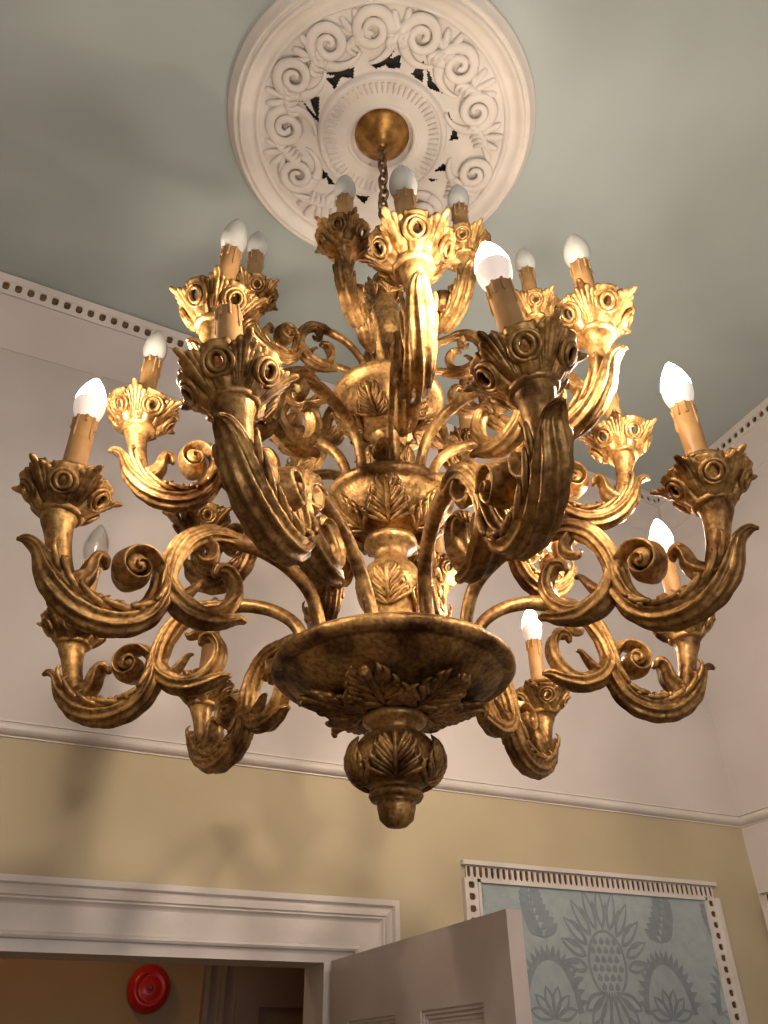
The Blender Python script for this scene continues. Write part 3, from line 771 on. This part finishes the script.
def candle_mesh(s, L=.124):
    bm = bmesh.new(); r = .0192*s
    lathe(bm, [(r, 0), (r, L*s*.5), (r, L*s), (r*.9, L*s+.001), (r*.86, L*s-.01), (0, L*s-.012)], 28)
    rnd = random.Random(3)
    for k in range(9):
        t = 2*PI*k/9+rnd.uniform(-.2, .2); l = rnd.choice((.014, .024, .034, .046))*s
        c, s_ = math.cos(t)*r, math.sin(t)*r; z = L*s
        sweep(bm, [(c, s_, z+.0005, .0028*s, .003*s), (c, s_, z-l*.5, .0018*s, .0022*s), (c*1.02, s_*1.02, z-l*.85, .0026*s, .0028*s), (c*1.02, s_*1.02, z-l, .001, .001)], n=8, sub=3, side=(-s_, c, 0))
    return mesh_of('candle_sleeve', bm, [M['candle']])
BP = [(.0135, -.006), (.0165, .002), (.0230, .016), (.0262, .030), (.0264, .042), (.0243, .056), (.0200, .070), (.0140, .083), (.0080, .094), (.0035, .100), (0, .1015)]
def bulb_mesh(s, mats, lit=False, fil=False):
    bm = bmesh.new()
    P = [(r*s, z*s) for r, z in crom(BP, 3)]
    lathe(bm, P, 40, mifn=(lambda z: 0 if z > .038*s else 1) if lit else None)
    if fil:
        me = mesh_of('light_bulb', bm, mats); return me
    return mesh_of('light_bulb', bm, mats)
def filament_mesh(s):
    bm = bmesh.new()
    sweep(bm, [(0, 0, 0, .004*s, .004*s), (0, 0, .02*s, .003*s, .003*s), (.003*s, 0, .045*s, .0008, .0008), (0, 0, .055*s, .0008, .0008), (-.003*s, 0, .045*s, .0008, .0008), (0, 0, .022*s, .0008, .0008)], n=6, sub=3, side=(0, 1, 0))
    return mesh_of('filament', bm, [M['trim']])

tiers = [
    # z, cup radius, us, ws, thickness, foot, cup scale, [(az, state)]
    (2.52, .645, 1.0, 1.0, 1.0, (.160, 2.372-2.52), 1.0,
     [(-54.3, 'lit'), (-97.4, 'clear'), (-132.8, 'frost'), (-177, 'frost'), (144.7, 'lit'), (100.8, 'lit'), (54.3, 'lit'), (16.3, 'lit'), (-18.9, None)]),
    (2.897, .545, .94, 1.05, .92, (.090, 2.766-2.897), 1.04,
     [(5, 'frost'), (45.5, 'frost'), (87, 'frost'), (127, 'frost'), (166, 'frost'), (-157, 'frost'), (-117.5, 'frost'), (-74, 'frost'), (-36, 'frost')]),
    (3.18, .378, .70, .74, .66, (.068, 3.062-3.18), .82,
     [(-13, 'frost'), (26.5, 'frost'), (64.5, 'frost'), (105, 'frost'), (144.5, 'frost'), (-176, 'frost'), (-137, 'frost'), (-95, 'frost'), (-53, 'frost')]),
]
# hand-fixed arms lean and reach a little differently: (roll in degrees, reach)
TWEAK = {(2.52, 16.3): (8, 1.03), (2.52, -18.9): (9, 1.01), (2.52, 54.3): (4, .98), (2.52, 100.8): (1, .962), (2.52, -97.4): (0, 1.03), (2.52, -132.8): (0, .98), (2.897, 5): (3, 1.0), (2.897, -36): (-5, .965), (2.897, 87): (0, .95)}
for z, rc, us, ws, wid, foot, cs, azs in tiers:
    subs, me1 = arm_mesh(rc, us, ws, wid, foot)
    cup = cup_mesh(cs); cnd = candle_mesh(.92 if cs < 1 else 1.0)
    bs = .92 if cs < 1 else 1.0
    blit = bulb_mesh(bs, [M['lit'], M['housing']], True); bfr = bulb_mesh(bs, [M['frost']]); bcl = bulb_mesh(bs, [M['clear']])
    for i, (az, st) in enumerate(azs):
        a = link('arm', me1, ch, (0, 0, z-ZB), azw(az))
        rl_, rs_ = TWEAK.get((z, az), (0, 1.0)); a.rotation_euler.x = R_(rl_); a.scale.x = rs_
        for n_, me in subs: link(n_, me, a)
        link('drip_cup', cup, a, (rc, 0, -.009), R_((i*37) % 72))
        link('candle_sleeve', cnd, a, (rc, 0, .046*cs-.011), R_(i*50))
        zb = .046*cs+.124*bs-.011
        if st == 'lit': link('light_bulb', blit, a, (rc, 0, zb))['label'] = 'glowing candle bulb'
        elif st == 'clear':
            link('light_bulb', bcl, a, (rc, 0, zb))['label'] = 'unlit clear glass candle bulb'
            link('filament', filament_mesh(bs), a, (rc, 0, zb))
        elif st == 'frost': link('light_bulb', bfr, a, (rc, 0, zb))['label'] = 'unlit frosted candle bulb'

# chain and canopy
chain = obj('chain', (lambda b_: (torus(b_, (0, 0, 3.565-ZB), (1, 0, 0), (0, 0, 1), .018, .018, .005, 20, 8), b_)[1])(bmesh.new()), [M['chain']], ch)
bmL = bmesh.new(); torus(bmL, (0, 0, 0), (1, 0, 0), (0, 0, 1), .0135, .027, .0046, 22, 8); meL = mesh_of('chain_link', bmL, [M['chain']])
zl = 3.603; k = 0
while zl < 4.17:
    link('chain_link', meL, chain, (.0015*math.sin(k*2.1), 0, zl-ZB), R_(35+90*(k % 2)+random.uniform(-14, 14)))
    zl += .0425; k += 1
bm = bmesh.new()
sweep(bm, [(0.01, 0.01, 3.56-ZB, .0024, .0024), (.028, .004, 3.64-ZB, .0024, .0024), (.012, .014, 3.74-ZB, .0024, .0024), (-.014, .004, 3.86-ZB, .0024, .0024), (.010, -.010, 3.98-ZB, .0024, .0024), (0, 0, 4.15-ZB, .0024, .0024)], n=8, sub=6, side=(0, 1, 0))
obj('flex_cable', bm, [M['chain']], ch)
bm = bmesh.new()
lathe(bm, [(0, 4.158), (.010, 4.158), (.014, 4.163), (.014, 4.176), (.022, 4.186), (.040, 4.198), (.066, 4.211), (.082, 4.222), (.088, 4.227), (.088, 4.231), (0, 4.231)], 56, ZB)
torus(bm, (0, 0, 4.154-ZB), (1, 0, 0), (0, 0, 1), .012, .012, .004, 20, 8)
obj('ceiling_canopy', bm, [M['brass']], ch)

# ------------------------------------------------------------------ light
def area(name, loc, rot, sx, sy, power, col):
    L = bpy.data.lights.new(name, 'AREA'); L.shape = 'RECTANGLE'; L.size = sx; L.size_y = sy; L.energy = power; L.color = col
    o = bpy.data.objects.new(name, L); COL.objects.link(o); o.location = loc; o.rotation_euler = rot; return o
area('fill_behind_viewer', (0, YB-.02, 2.0), (R_(90), 0, 0), 1.7, 2.1, 30, (1.0, .95, .9))  # soft fill added behind the camera to brighten the room
pl = bpy.data.lights.new('hallway_fill', 'POINT'); pl.energy = 3.2; pl.color = (1, .62, .36); pl.shadow_soft_size = .08  # unseen warm point light added to brighten the hallway
o = bpy.data.objects.new('hallway_fill', pl); COL.objects.link(o); o.location = (.1, YW+T+.45, 2.6)
w = bpy.data.worlds.new('World'); sc.world = w; w.use_nodes = True
w.node_tree.nodes['Background'].inputs['Color'].default_value = (.5, .6, .75, 1); w.node_tree.nodes['Background'].inputs['Strength'].default_value = .5

# ------------------------------------------------------------------ camera
cam = bpy.data.cameras.new('Camera'); co = bpy.data.objects.new('Camera', cam); COL.objects.link(co); sc.camera = co
cam.sensor_fit = 'HORIZONTAL'; cam.sensor_width = 36; cam.lens = 796/768*36
co.matrix_world = Matrix.Translation((0, 0, 1.75)) @ CAM_R.transposed().to_4x4()
sc.view_settings.view_transform = 'Standard'; sc.view_settings.look = 'None'; sc.view_settings.gamma = 1
sc.view_settings.use_curve_mapping = False; sc.view_settings.exposure = 0.34
